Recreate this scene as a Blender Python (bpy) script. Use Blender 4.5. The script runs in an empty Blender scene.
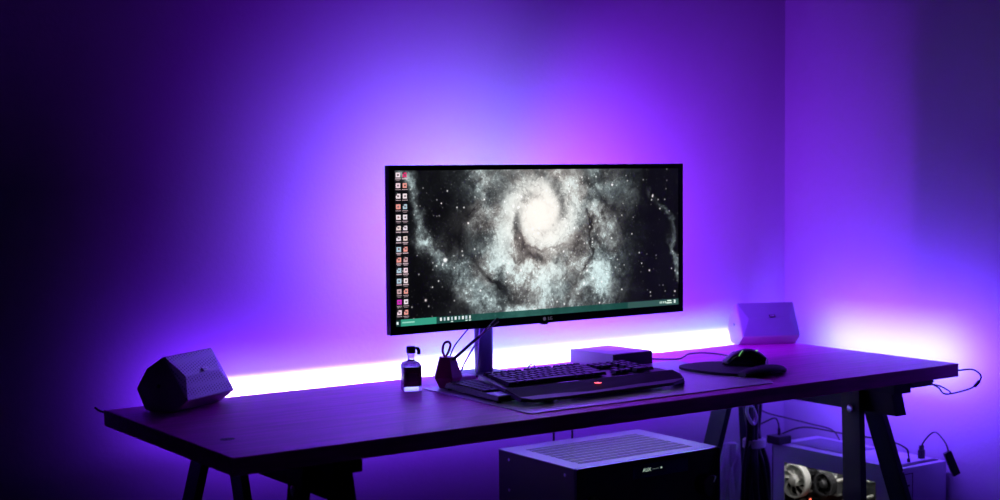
import bpy, bmesh, math, random
import numpy as np
from mathutils import Vector, Matrix

random.seed(7)
S = bpy.context.scene
COL = S.collection
PI = math.pi

# ------------------------------------------------------------------ camera
cam_d = bpy.data.cameras.new('camera')
cam = bpy.data.objects.new('camera', cam_d)
COL.objects.link(cam)
R_ = Vector((0.81879166, -0.57403521, -0.00798737))
U_ = Vector((0.03866117, 0.0412533, 0.99840046))
D_ = Vector((0.57278752, 0.81779077, -0.05597074))
M4 = Matrix.Identity(4)
for i in range(3):
    M4[i][0] = R_[i]; M4[i][1] = U_[i]; M4[i][2] = -D_[i]
M4[0][3], M4[1][3], M4[2][3] = -1.05, -2.938, 1.245
cam.matrix_world = M4
cam_d.sensor_width = 36.0
cam_d.lens = 1459.987 / 1000 * 36
cam_d.clip_start = 0.05
cam_d.dof.use_dof = True
cam_d.dof.focus_distance = 3.22
cam_d.dof.aperture_fstop = 3.2
S.camera = cam

# ------------------------------------------------------------------ world, exposure
wd = bpy.data.worlds.new('night'); S.world = wd; wd.use_nodes = True
wd.node_tree.nodes['Background'].inputs[0].default_value = (0.22, 0.12, 1.0, 1)
wd.node_tree.nodes['Background'].inputs[1].default_value = 0.0035
S.view_settings.view_transform = 'Standard'
S.view_settings.look = 'None'
S.view_settings.gamma = 1.0
S.view_settings.use_curve_mapping = False
S.view_settings.exposure = 0.0
try:
    S.cycles.use_denoising = True
    S.cycles.max_bounces = 8
    S.cycles.diffuse_bounces = 4
    S.cycles.sample_clamp_indirect = 4.0
    S.cycles.caustics_reflective = False
    S.cycles.caustics_refractive = False
except Exception:
    pass

DW, DD, DZ, DT = 1.958, 0.631, 0.75, 0.033        # desk width, depth, top height, thickness
WY, WX = 0.16, 2.164                               # back wall y, right wall x
VIOLET = (0.21, 0.018, 1.0)
PALE = (0.80, 0.74, 1.0)

# ------------------------------------------------------------------ lamps (parented to their strips below)
LAMPS = []
def area(name, loc, rot, sx, sy, power, color, spread=180):
    d = bpy.data.lights.new(name, 'AREA')
    d.shape = 'RECTANGLE'; d.size = sx; d.size_y = sy
    d.energy = power; d.color = color; d.spread = math.radians(spread)
    o = bpy.data.objects.new(name, d); COL.objects.link(o)
    o.location = loc; o.rotation_euler = rot
    LAMPS.append(o)
    return o
STRIP_Z = DZ - 0.016
# violet diodes stuck on the rear edge of the desk, facing the wall (+Y)
BX0 = .19
l_back_violet = area('violet_diodes', ((DW+BX0)/2, 0.008, STRIP_Z), (PI/2, 0, 0), DW - BX0, .010, 9.6, (0.16, 0.019, 1), 150)
l_back_pale = area('added_pale_lamp', (.53, 0.009, STRIP_Z), (PI/2, 0, 0), .60, .010, 1.7, (1, 0.75, 0.9), 30)  # added narrow lamp, bleaches the wall glow to white on the left
l_back_paler = area('added_pale_lamp', (1.39, 0.009, STRIP_Z), (PI/2, 0, 0), 1.10, .010, 2.2, (1, 0.83, 0.937), 34)  # added like the one before, for the right part of the wall
l_back_soft = area('added_pale_lamp', (.62, 0.0095, STRIP_Z), (PI/2, 0, 0), .60, .010, 0.16, (0.3, 1, 0.557), 80)  # added greenish lamp, softens the edge of the whitened band
l_back_softer = area('added_pale_lamp', (1.39, 0.0095, STRIP_Z), (PI/2, 0, 0), 1.10, .010, 0.99, (0.09, 1, 0.26), 80)  # second added greenish lamp, softens the band on the right
# violet diodes round the right end of the desk, facing the right wall (+X)
l_side_violet = area('violet_diodes', (DW + .008, -0.30, STRIP_Z), (0, -PI/2, 0), .010, .60, 9.4, (0.15, 0.045, 1), 165)
l_side_pale = area('added_pale_lamp', (DW + .009, -0.25, STRIP_Z), (0, -PI/2, 0), .010, .46, 0.427, (0.4, 1, 0.761), 70)  # added pale lamp, whitens the glow on the right wall
# violet diodes on the back of the screen, facing the wall and both sides
MXC, MYF, MZ0, MZ1 = 0.926, -0.300, 0.8945, 1.2525
l_scr_wide = area('violet_diodes', (MXC, MYF + .061, 1.085), (PI/2, 0, 0), .50, .22, 12.5, (0.195, 0.0137, 1), 130)
l_scr_pale = area('added_pale_lamp', (MXC + .06, MYF + .062, 1.09), (PI/2, 0, 0), .34, .14, 1.9, (0.38, 1, 0.5), 121)  # added greenish lamp, pales the violet glow behind the screen
l_scr_right = area('violet_diodes', (MXC + .283, MYF + .0225, 1.085), (0, -PI/2, math.radians(48)), .24, .010, 9.2, (0.25, 0.028, 1), 115)
l_scr_top = area('violet_diodes', (MXC, MYF + .0225, MZ1 - .047), (PI, 0, 0), .44, .010, 4.6, (0.22, 0.012, 1))

# ------------------------------------------------------------------ materials
MATS = {}
def mat(name, col, rough=.5, metal=0., noise=0., nscale=20., bump=0., bscale=200., spec=.5,
        stretch=(1, 1, 1), trans=0., emit=None, estr=0., coat=0., alpha=1., ior=1.45):
    if name in MATS: return MATS[name]
    m = bpy.data.materials.new(name); m.use_nodes = True
    nt = m.node_tree; N = nt.nodes; L = nt.links
    b = N['Principled BSDF']
    b.inputs['Base Color'].default_value = (*col, 1)
    b.inputs['Roughness'].default_value = rough
    b.inputs['Metallic'].default_value = metal
    b.inputs['Specular IOR Level'].default_value = spec
    b.inputs['Transmission Weight'].default_value = trans
    b.inputs['IOR'].default_value = ior
    b.inputs['Coat Weight'].default_value = coat
    b.inputs['Alpha'].default_value = alpha
    if emit:
        b.inputs['Emission Color'].default_value = (*emit, 1)
        b.inputs['Emission Strength'].default_value = estr
    tc = N.new('ShaderNodeTexCoord'); mp = N.new('ShaderNodeMapping')
    mp.inputs['Scale'].default_value = stretch
    L.new(tc.outputs['Object'], mp.inputs['Vector'])
    ns = N.new('ShaderNodeTexNoise'); ns.inputs['Scale'].default_value = nscale
    ns.inputs['Detail'].default_value = 5
    L.new(mp.outputs[0], ns.inputs['Vector'])
    cr = N.new('ShaderNodeValToRGB')
    k = max(noise, .03)
    cr.color_ramp.elements[0].position = .3; cr.color_ramp.elements[1].position = .7
    cr.color_ramp.elements[0].color = (*[c*(1-k) for c in col], 1)
    cr.color_ramp.elements[1].color = (*[min(1, c*(1+k)) for c in col], 1)
    L.new(ns.outputs['Fac'], cr.inputs[0]); L.new(cr.outputs[0], b.inputs['Base Color'])
    if bump:
        n2 = N.new('ShaderNodeTexNoise'); n2.inputs['Scale'].default_value = bscale
        n2.inputs['Detail'].default_value = 3
        L.new(mp.outputs[0], n2.inputs['Vector'])
        bp = N.new('ShaderNodeBump'); bp.inputs['Strength'].default_value = bump
        bp.inputs['Distance'].default_value = .002
        L.new(n2.outputs['Fac'], bp.inputs['Height']); L.new(bp.outputs[0], b.inputs['Normal'])
    MATS[name] = m
    return m

WALL = mat('wall_paint', (.36, .35, .38), .85, noise=.03, nscale=3, bump=.35, bscale=90, spec=.2)
FLOOR = mat('floor_board', (.05, .035, .03), .5, noise=.3, nscale=6, stretch=(1, 8, 1))
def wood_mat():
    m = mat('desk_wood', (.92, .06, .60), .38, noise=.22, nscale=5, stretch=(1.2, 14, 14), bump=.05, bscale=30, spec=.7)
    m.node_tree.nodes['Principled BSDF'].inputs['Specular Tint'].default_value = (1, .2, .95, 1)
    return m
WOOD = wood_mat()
BLACKWOOD = mat('trestle_black_paint', (.010, .018, .026), .5, noise=.2, nscale=12, stretch=(1, 1, .2), spec=.2)
BLACK = mat('black_plastic', (.010, .010, .014), .42, bump=.05)
BLACKGLOSS = mat('gloss_black_plastic', (.010, .010, .013), .12, coat=.4)
KEYC = mat('keycap_plastic', (.014, .012, .018), .5, spec=.3)
DARKMAT = mat('mouse_pad_cloth', (.016, .016, .022), .7, bump=.2, bscale=600)
SPKB = mat('speaker_cabinet_plastic', (.42, .40, .43), .36, bump=.05, bscale=400)
METAL = mat('brushed_metal', (.55, .55, .58), .3, metal=.9)
DARKMETAL = mat('dark_metal', (.035, .037, .06), .38, metal=.6)
POLE = mat('pole_metal', (.028, .03, .06), .35, metal=.4)
WHITEM = mat('pale_case_metal', (.50, .50, .58), .45, metal=.2, bump=.03)
ADAPT = mat('grey_box_plastic', (.50, .48, .55), .4)
MATP = mat('desk_mat_plastic', (.80, .60, .88), .24, noise=.04, spec=.8)
AMPTOP = mat('amplifier_lid_metal', (.20, .16, .24), .34, metal=.5)
BURG = mat('burgundy_leather', (.60, .03, .22), .34, bump=.1, bscale=300)
CABLE = mat('cable_rubber', (.015, .014, .02), .45)
STRAP = mat('grey_strap_fabric', (.45, .43, .50), .8, bump=.2)
GLASS = mat('clear_glass', (.95, .95, .97), .03, trans=1., ior=1.45)
WINDOWG = mat('window_acrylic', (.9, .9, .92), .03, trans=1., ior=1.02)
LIQ = mat('dark_liquor', (.14, .012, .05), .15, trans=.25)
CORK = mat('dark_stopper', (.04, .02, .03), .5)
BAG = mat('thin_clear_plastic', (.75, .72, .85), .3, trans=.3, ior=1.1, alpha=.7, bump=.4, bscale=30)
DARKSCREW = mat('screw_metal', (.7, .7, .75), .25, metal=1.)
WHITEPL = mat('white_plastic', (.75, .74, .78), .4)
FANM = mat('fan_plastic', (.70, .70, .68), .5)
PCB = mat('circuit_board', (.008, .010, .010), .5, noise=.6, nscale=40)
def emis(name, col, s):
    return mat(name, (.02, .02, .02), .5, emit=col, estr=s)
E_STRIP = emis('lit_diode_strip', (.30, .12, 1.), 2.)
E_RED = emis('red_emblem_light', (1., .10, .12), 3.)
E_REDS = emis('small_red_light', (1., .12, .06), 3.)
E_TXT = emis('display_digits_light', (.65, .9, .75), .55)
E_GREEN = emis('green_mouse_glint', (.35, 1., .30), .5)  # highlights on the mouse shell, drawn as a glowing colour
E_WHITE = emis('white_case_lamp', (1., .97, .88), 38.)

# perforated speaker cloth / grille: hex-ish dots from a voronoi texture
def grille_mat(name, base, hole, scale):
    m = mat(name, base, .5)
    N = m.node_tree.nodes; L = m.node_tree.links; b = N['Principled BSDF']
    tc = N.new('ShaderNodeTexCoord')
    ck = N.new('ShaderNodeTexVoronoi'); ck.inputs['Scale'].default_value = scale
    ck.inputs['Randomness'].default_value = 0.
    rot = N.new('ShaderNodeMapping'); rot.inputs['Rotation'].default_value = (.6, .3, .78)
    L.new(tc.outputs['Object'], rot.inputs['Vector']); L.new(rot.outputs[0], ck.inputs['Vector'])
    cr = N.new('ShaderNodeValToRGB')
    cr.color_ramp.elements[0].position = .22; cr.color_ramp.elements[0].color = (*hole, 1)
    cr.color_ramp.elements[1].position = .42; cr.color_ramp.elements[1].color = (*base, 1)
    L.new(ck.outputs['Distance'], cr.inputs[0]); L.new(cr.outputs[0], b.inputs['Base Color'])
    return m
GRILLE = grille_mat('speaker_grille_metal', (.62, .62, .72), (.20, .20, .28), 170.)
GRILLE.node_tree.nodes['Principled BSDF'].inputs['Metallic'].default_value = .6
GRILLE.node_tree.nodes['Principled BSDF'].inputs['Roughness'].default_value = .38

# ------------------------------------------------------------------ builders
def root(name, label, cat, loc=(0, 0, 0), rz=0., group=None):
    o = bpy.data.objects.new(name, None); COL.objects.link(o)
    o.empty_display_size = .05
    o.location = loc; o.rotation_euler = (0, 0, rz)
    o['label'] = label; o['category'] = cat
    if group: o['group'] = group
    return o
def rootof(o):
    while o.parent: o = o.parent
    return o
class B:
    """collects shapes for ONE mesh. world=True means coordinates are world ones."""
    def __init__(s): s.bm = bmesh.new()
    def box(s, x0, x1, y0, y1, z0, z1, M=None, bev=0.):
        b = bmesh.new()
        bmesh.ops.create_cube(b, size=1)
        for v in b.verts:
            v.co = Vector(((x0+x1)/2 + v.co.x*(x1-x0), (y0+y1)/2 + v.co.y*(y1-y0), (z0+z1)/2 + v.co.z*(z1-z0)))
        if bev: bmesh.ops.bevel(b, geom=list(b.edges), offset=bev, segments=2, affect='EDGES', profile=.6)
        s.add(b, M); return s
    def add(s, b, M=None):
        if M is not None: b.transform(M)
        me = bpy.data.meshes.new('t'); b.to_mesh(me); b.free(); s.bm.from_mesh(me); bpy.data.meshes.remove(me)
    def poly(s, V, F, M=None, bev=0.):
        b = bmesh.new(); vs = [b.verts.new(v) for v in V]
        for f in F: b.faces.new([vs[i] for i in f])
        bmesh.ops.recalc_face_normals(b, faces=b.faces)
        if bev: bmesh.ops.bevel(b, geom=list(b.edges), offset=bev, segments=2, affect='EDGES', profile=.6)
        s.add(b, M); return s
    def prism(s, prof, h0, h1, M=None, bev=0.):
        """prof: list of (x,y); extruded along z from h0 to h1"""
        n = len(prof)
        V = [(x, y, h0) for x, y in prof] + [(x, y, h1) for x, y in prof]
        F = [list(range(n))[::-1], list(range(n, 2*n))] + [[i, (i+1) % n, n+(i+1) % n, n+i] for i in range(n)]
        return s.poly(V, F, M, bev)
    def lathe(s, prof, seg=24, M=None, cap=True):
        b = bmesh.new(); rings = []
        for r, z in prof:
            rings.append([b.verts.new((r*math.cos(2*PI*i/seg), r*math.sin(2*PI*i/seg), z)) for i in range(seg)])
        for a, c in zip(rings, rings[1:]):
            for i in range(seg): b.faces.new([a[i], a[(i+1) % seg], c[(i+1) % seg], c[i]])
        if cap: b.faces.new(rings[0][::-1]); b.faces.new(rings[-1])
        bmesh.ops.recalc_face_normals(b, faces=b.faces)
        s.add(b, M); return s
    def tube(s, pts, r, seg=8, smooth=6, closed=False):
        P = [Vector(p) for p in pts]
        if smooth > 1:
            Q = []; n = len(P)
            rng = range(n if closed else n-1)
            for i in rng:
                if closed: p0, p1, p2, p3 = P[i-1], P[i], P[(i+1) % n], P[(i+2) % n]
                else: p0, p1, p2, p3 = P[max(i-1, 0)], P[i], P[i+1], P[min(i+2, n-1)]
                for k in range(smooth):
                    t = k/smooth
                    Q.append(.5*((2*p1)+(p2-p0)*t+(2*p0-5*p1+4*p2-p3)*t*t+(3*p1-p0-3*p2+p3)*t**3))
            if not closed: Q.append(P[-1])
            P = Q
        n = len(P); b = bmesh.new(); rings = []
        up = Vector((0, 0, 1))
        T0 = (P[1]-P[0]).normalized()
        nrm = T0.cross(up) if abs(T0.z) < .95 else T0.cross(Vector((1, 0, 0)))
        nrm.normalize()
        for i in range(n):
            if closed: T = (P[(i+1) % n]-P[i-1]).normalized()
            else: T = (P[min(i+1, n-1)]-P[max(i-1, 0)]).normalized()
            nrm = (nrm - T*nrm.dot(T)).normalized(); bn = T.cross(nrm)
            rr = r[min(i*len(r)//n, len(r)-1)] if isinstance(r, (list, tuple)) else r
            rings.append([b.verts.new(P[i]+nrm*rr*math.cos(2*PI*j/seg)+bn*rr*math.sin(2*PI*j/seg)) for j in range(seg)])
        for i in range(n if closed else n-1):
            a, c = rings[i], rings[(i+1) % n]
            for j in range(seg): b.faces.new([a[j], a[(j+1) % seg], c[(j+1) % seg], c[j]])
        if not closed: b.faces.new(rings[0][::-1]); b.faces.new(rings[-1])
        bmesh.ops.recalc_face_normals(b, faces=b.faces)
        s.add(b); return s
    def out(s, name, m, parent=None, world=False, smooth=False, label=None):
        me = bpy.data.meshes.new(name)
        if parent is not None and world:
            r = rootof(parent)
            Mr = Matrix.Translation(r.location) @ Matrix.Rotation(r.rotation_euler.z, 4, 'Z')
            s.bm.transform(Mr.inverted())
        s.bm.to_mesh(me); s.bm.free()
        me.materials.append(m)
        for p in me.polygons: p.use_smooth = smooth
        if smooth:
            try: me.set_sharp_from_angle(angle=math.radians(40))
            except Exception: pass
        o = bpy.data.objects.new(name, me); COL.objects.link(o)
        if parent is not None: o.parent = parent
        if label: o['label'] = label
        return o
def T(x, y, z, rz=0, rx=0, ry=0):
    return Matrix.Translation((x, y, z)) @ Matrix.Rotation(rz, 4, 'Z') @ Matrix.Rotation(ry, 4, 'Y') @ Matrix.Rotation(rx, 4, 'X')
def single(o, label, cat, group=None):
    o['label'] = label; o['category'] = cat
    if group: o['group'] = group
    return o
def text_mesh(name, txt, size, M, m, parent, depth=.0004):
    cu = bpy.data.curves.new(name, 'FONT'); cu.body = txt; cu.size = size; cu.extrude = depth
    cu.align_x = 'CENTER'; cu.align_y = 'CENTER'; cu.resolution_u = 3
    to = bpy.data.objects.new(name, cu); COL.objects.link(to)
    dg = bpy.context.evaluated_depsgraph_get()
    me = bpy.data.meshes.new_from_object(to.evaluated_get(dg))
    bpy.data.objects.remove(to)
    me.transform(M)
    r = rootof(parent)
    Mr = Matrix.Translation(r.location) @ Matrix.Rotation(r.rotation_euler.z, 4, 'Z')
    me.transform(Mr.inverted())
    me.materials.clear(); me.materials.append(m)
    o = bpy.data.objects.new(name, me); COL.objects.link(o); o.parent = parent
    return o

# ------------------------------------------------------------------ the setting
def struct(name, bld, m):
    o = bld.out(name, m); o['kind'] = 'structure'; return o
struct('floor', B().box(-3.6, WX + .1, -4.4, WY + .1, -.06, 0), FLOOR)
struct('wall_back', B().box(-3.6, WX + .1, WY, WY + .1, 0, 2.9), WALL)
struct('wall_right', B().box(WX, WX + .1, -4.4, WY, 0, 2.9), WALL)

# ------------------------------------------------------------------ desk top
desk = root('desk', 'long dark wooden desk top lying across two black trestles', 'desk', (DW/2, -DD/2, DZ - DT))
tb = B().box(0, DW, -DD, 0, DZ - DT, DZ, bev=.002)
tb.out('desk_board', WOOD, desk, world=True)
kb_ = B()
kb_.lathe([(.0001, 0), (.013, 0), (.013, .0006), (.0001, .0008)], 20, T(.067, -.462, DZ, 0) @ Matrix.Diagonal((1.1, .8, 1, 1)))
kb_.out('knot', mat('wood_knot', (.02, .008, .008), .5), desk, world=True, label='dark knot in the wood near the left corner')

# ------------------------------------------------------------------ LED strips
strip = root('led_strip', 'glowing violet light strip stuck along the rear and right edges of the desk', 'light strip', (DW/2, .003, STRIP_Z))
B().box(BX0, DW - .015, .0005, .003, STRIP_Z - .005, STRIP_Z + .005).out('rear_strip', E_STRIP, strip, world=True)
B().box(DW + .0005, DW + .003, -.60, 0, STRIP_Z - .005, STRIP_Z + .005).out('side_strip', E_STRIP, strip, world=True)
B().tube([(.13, .003, STRIP_Z), (.03, .006, .738), (.0, .012, .745), (-.012, .02, .754)], .0022).out('strip_tail', CABLE, strip, world=True)
def glue(lamp, parent):
    bpy.context.view_layer.update()
    lamp.parent = parent
    lamp.matrix_parent_inverse = parent.matrix_world.inverted()
for l in (l_back_violet, l_back_pale, l_back_paler, l_back_soft, l_back_softer, l_side_violet, l_side_pale): glue(l, strip)
cord = root('power_lead', 'thin black lead looping off the right end of the desk', 'cable', (1.99, -.62, .717))
B().tube([(1.958, -.600, .728), (1.975, -.615, .729), (1.99, -.650, .734), (1.99, -.674, .718), (1.99, -.650, .690), (1.99, -.596, .669), (1.985, -.566, .664), (1.975, -.555, .680), (1.90, -.58, .700), (1.80, -.615, .706)], .0021).out('lead', CABLE, cord, world=True, smooth=True)
B().tube([(1.905, -.585, .699), (1.94, -.59, .690), (1.965, -.60, .675), (1.98, -.585, .665)], .0018).out('second_lead', CABLE, cord, world=True, smooth=True)
B().tube([(1.991, -.668, .707), (1.991, -.655, .693)], .0045, smooth=1).out('inline_connector', BLACK, cord, world=True)
B().tube([(1.958, -.600, .728), (1.970, -.611, .729)], .0035, smooth=1).out('plug', BLACK, cord, world=True)
ctl = root('strip_controller', 'small black control box fixed under the desk near its right end', 'controller', (1.83, -.60, .70))
B().box(1.792, 1.872, -.622, -.585, .702, .7165, bev=.002).out('housing', BLACK, ctl, world=True)
B().tube([(1.872, -.60, .709), (1.90, -.60, .707)], .003, smooth=1).out('cable_boot', CABLE, ctl, world=True)

# ------------------------------------------------------------------ trestles
def trestle(cx, label):
    t = root('trestle', label, 'trestle', (cx, -.3, 0), 0, None)
    TOPZ = DZ - DT - .001
    B().box(cx-.030, cx+.030, -.624, .03, TOPZ-.024, TOPZ, bev=.002).out('top_board', BLACKWOOD, t, world=True)
    # beam with slanted ends (profile in y-z, extruded in x)
    prof = [(-.606, TOPZ-.024), (-.620, TOPZ-.078), (.03, TOPZ-.078), (.015, TOPZ-.024)]
    Mx = Matrix(((0, 0, 1, 0), (1, 0, 0, 0), (0, 1, 0, 0), (0, 0, 0, 1)))
    B().prism(prof, cx-.019, cx+.019, Mx, bev=.0015).out('beam', BLACKWOOD, t, world=True)
    for sy, ytop in ((-1, -.492), (1, -.062)):
        for sx in (-1, 1):
            xt = cx + sx*.0295; zt = TOPZ-.025
            if sx > 0: zt = TOPZ - .030
            xb = xt + sx*.195*zt; yb = ytop + sy*.21*zt*(1 if sy < 0 else .62)
            dx, dy = .0095, .029
            V = []
            for (xx, yy, zz) in ((xb, yb, 0), (xt, ytop, zt)):
                V += [(xx-dx, yy-dy, zz), (xx+dx, yy-dy, zz), (xx+dx, yy+dy, zz), (xx-dx, yy+dy, zz)]
            F = [[3, 2, 1, 0], [4, 5, 6, 7]] + [[i, (i+1) % 4, 4+(i+1) % 4, 4+i] for i in range(4)]
            lg = B().poly(V, F, bev=.0015).out('leg', BLACKWOOD, t, world=True)
            if sx < 0:
                k = .06/zt
                bx, by, bz = xt+(xb-xt)*k-dx, ytop+(yb-ytop)*k, zt-.048
                if sy < 0: bz = zt - .045
                B().lathe([(.0105, 0), (.0105, .0018), (.007, .0035), (.0001, .0038)], 14,
                          T(bx, by, bz, 0, 0, -PI/2)).out('bolt', DARKSCREW, lg, world=True, label='shiny steel bolt head')
    for sy, y in ((-1, -.492-.21*.45), (1, -.062+.13*.45)):
        B().box(cx-.115, cx+.115, y-.008, y+.008, .215, .255, bev=.001).out('stretcher', BLACKWOOD, t, world=True)
    return t
trestle(1.757, 'black wooden trestle under the right end of the desk, before the computer case')
trestle(.230, 'black wooden trestle under the left end of the desk')

# ------------------------------------------------------------------ screen picture (a colour per grid point)
def to_lin(c):
    c = np.clip(c, 0, 1)
    return np.where(c <= .04045, c/12.92, ((c+.055)/1.055)**2.4)
def galaxy(NX, NY):
    rng = np.random.default_rng(5)
    u = (np.arange(NX)+.5)/NX; v = (np.arange(NY)+.5)/NY
    U, V = np.meshgrid(u, v)
    A = 2.44
    X = U*A; Y = V
    def samp(g, x, y):
        x = np.mod(x, g.shape[1]-1e-6); y = np.mod(y, g.shape[0]-1e-6)
        x0 = x.astype(int); y0 = y.astype(int); fx = x-x0; fy = y-y0
        fx = fx*fx*(3-2*fx); fy = fy*fy*(3-2*fy)
        x1 = (x0+1) % g.shape[1]; y1 = (y0+1) % g.shape[0]
        return (g[y0, x0]*(1-fx)+g[y0, x1]*fx)*(1-fy)+(g[y1, x0]*(1-fx)+g[y1, x1]*fx)*fy
    def fbm(x, y, sc, oc=5, gain=.55):
        t = 0; a = 1; s = 0
        for o in range(oc):
            g = rng.random((64, 64)); t = t+a*samp(g, x*sc+7.3*o, y*sc+3.1*o); s += a; a *= gain; sc *= 2
        return t/s
    def G(px, py):       # picture coordinates -> (x, y) on the panel
        t = (px-15)/853; s = t*405/(t*405+(1-t)*463); tp = 25-.015*(px-15); bt = 488-.082*(px-15)
        return s*A, (py-tp)/(bt-tp)
    cx, cy = G(452, 152)
    dx, dy = X-cx, Y-cy
    r = np.hypot(dx, dy)+1e-4; th = np.arctan2(dy, dx)
    sp = th + 2.1*np.log(r+.05)          # noise drawn along spiral streamlines
    sx_, sy_ = np.cos(sp), np.sin(sp)
    n_sp = fbm(sx_*2+r*3+9, sy_*2+20, 2.2, 4, .6)
    wx = X+(fbm(X, Y, 5, 5, .6)-.5)*.20; wy = Y+(fbm(X+3, Y, 5, 5, .6)-.5)*.20
    n1 = fbm(wx, wy, 7, 6, .62); n2 = fbm(X+5, Y, 30, 4, .75); n3 = fbm(X, Y+9, 85, 2, .9)
    def arm(pts, w, amp):
        d = np.full(X.shape, 9.); P = [G(*p) for p in pts]
        for (ax, ay), (bx, by) in zip(P, P[1:]):
            ex, ey = bx-ax, by-ay; t = np.clip(((wx-ax)*ex+(wy-ay)*ey)/(ex*ex+ey*ey), 0, 1)
            d = np.minimum(d, np.hypot(wx-ax-t*ex, wy-ay-t*ey))
        return amp*np.exp(-(d/w)**2)
    def blob(px, py, rx, ry, amp, k=1.):
        gx, gy = G(px, py)
        return amp*np.exp(-((((wx*k+X*(1-k))-gx)/rx)**2+(((wy*k+Y*(1-k))-gy)/ry)**2))
    cloud = arm([(285, 0), (270, 60), (275, 130), (300, 210), (345, 270), (420, 320)], .085, .62)
    cloud += arm([(105, 225), (160, 290), (225, 365), (290, 425), (400, 450)], .080, .55)
    cloud += arm([(100, 215), (140, 270), (165, 300)], .03, .30)
    cloud += arm([(600, 280), (610, 350), (640, 420)], .085, .62)
    cloud += arm([(620, 140), (660, 180), (650, 260), (610, 330)], .055, .42)
    cloud += arm([(300, 300), (360, 320), (440, 340)], .09, .50)
    cloud += arm([(440, 340), (470, 400), (430, 440)], .07, .40)
    cloud += arm([(38, 15), (62, 70), (78, 120), (110, 190), (130, 230)], .030, .62)
    cloud += arm([(775, 80), (800, 100), (835, 150), (850, 240), (862, 330)], .022, .50)
    cloud += arm([(660, 20), (730, 110)], .05, .14)
    cloud += blob(450, 230, .60, .62, .50)+blob(600, 170, .28, .62, .38)+blob(500, 380, .6, .25, .16)
    cloud += blob(420, 60, .42, .30, .28)
    tex = np.clip((n1-.30)/.42, 0, 1.3)*.72+np.clip((n2-.3)/.4, 0, 1.2)*.28+np.clip((n3-.3)/.4, 0, 1)*.14
    lum = cloud*(.12+(tex**1.35)*.98)
    # smooth old-star disc and the core
    arm2 = .5+.5*np.cos(2*th+8.5*np.log(r+.06)+2.6+3.2*(n1-.5))
    disc = blob(465, 180, .40, .48, .50, .4)+blob(455, 160, .20, .27, .36, .2)+blob(400, 100, .30, .35, .24, .6)
    core = blob(452, 152, .075, .10, .75, .1)
    lum += disc*(.50+.40*n_sp+.22*(n1-.5)+.34*arm2)+core
    band = np.clip((r-.09)/.10, 0, 1)*np.exp(-(r/.62)**3)
    lum *= 1-.46*(1-arm2)**1.6*band
    # dark dust lanes, drawn between the arms
    lane = arm([(590, 30), (625, 80), (690, 140)], .030, .55)+arm([(585, 140), (604, 200), (603, 260), (585, 320)], .018, .75)
    lane += arm([(375, 140), (372, 190), (410, 240), (465, 262), (530, 240)], .014, .40)+arm([(300, 340), (350, 400), (340, 440)], .03, .40)
    lane += arm([(345, 235), (380, 265), (450, 280)], .020, .45)+arm([(560, 340), (540, 420)], .04, .55)+arm([(215, 260), (250, 320), (330, 370)], .03, .45)
    lum *= 1-np.clip(lane, 0, .85)*(.45+.9*n2)
    fil = np.abs(fbm(wx+2, wy+1, 9, 5, .65)-.5)*2
    k = np.clip(fil*7, 0, 1); near = np.exp(-(r/.10)**2)
    lum *= (1-near)*(.74+.28*k)+near
    hole = blob(165, 130, .17, .22, .85)+blob(80, 390, .20, .20, .95)+blob(215, 245, .12, .10, .55)+blob(790, 270, .13, .60, .85)+blob(735, 340, .09, .25, .5)
    lum *= 1-np.clip(hole, 0, .93)
    kn = np.clip((n3-.60)/.25, 0, 1)*np.clip((n2-.5)/.2, 0, 1)
    lum += kn*cloud*.55*(1-np.exp(-(r/.3)**2)*.8)
    inner = np.exp(-(r/.42)**2)[..., None]
    outer = np.array([.86, .96, .95]); warmc = np.array([1.0, .975, .93])
    col = inner*warmc+(1-inner)*outer
    brn = (np.clip((fbm(X+1, Y+4, 6, 4)-.40)/.25, 0, 1)*np.exp(-(r/.75)**2)*np.clip(1-lum*1.1, 0, 1))[..., None]
    col = col*(1-brn)+np.array([.92, .80, .74])*brn
    L_ = 1.06*np.clip(lum, 0, 1.5)**.84+.16*core
    L_ = np.where(L_ > .75, .75+.26*(1-np.exp(-(L_-.75)*3.2)), L_)
    img = np.array([.034, .033, .046])+col*L_[..., None]*1.0
    for k in range(1100):
        x, y = rng.random()*NX, rng.random()*NY
        s = rng.random()**7; rr = 1.0+1.1*s; a = .16+.55*s
        if k > 1070: a = .85; rr = 1.9
        x0, x1, y0, y1 = int(max(0, x-5)), int(min(NX, x+6)), int(max(0, y-5)), int(min(NY, y+6))
        yy, xx = np.mgrid[y0:y1, x0:x1]
        g = a*np.exp(-((xx-x)**2+(yy-y)**2)/rr**2)[..., None]
        img[y0:y1, x0:x1] += g*np.array([1, .98, .97])
    yy, xx = np.mgrid[0:NY, 0:NX]
    for (px, py, rr) in ((105, 408, 2.8), (780, 316, 2.4), (857, 378, 2.4), (790, 95, 2.6), (235, 178, 2.2), (165, 288, 4.0), (155, 120, 1.8), (668, 62, 2.6)):
        gx, gy = G(px, py)
        img += (np.exp(-((xx-gx/A*NX)**2+(yy-gy*NY)**2)/rr**2)[..., None])*np.array([1., .93, .93])
    img = np.clip(img, 0, 1)
    # desktop icons: two columns of little tiles with a caption under each
    def rect(u0, v0, u1, v1, c, a=1.):
        y0, y1, x0, x1 = int(v0*NY), max(int(v1*NY), int(v0*NY)+1), int(u0*NX), max(int(u1*NX), int(u0*NX)+1)
        img[y0:y1, x0:x1] = img[y0:y1, x0:x1]*(1-a)+np.array(c)*a
    pal = [(.97, .90, .92), (.95, .62, .58), (.95, .86, .84), (.80, .66, .68), (.95, .90, .94), (.70, .80, .86), (.96, .84, .88)]
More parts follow.
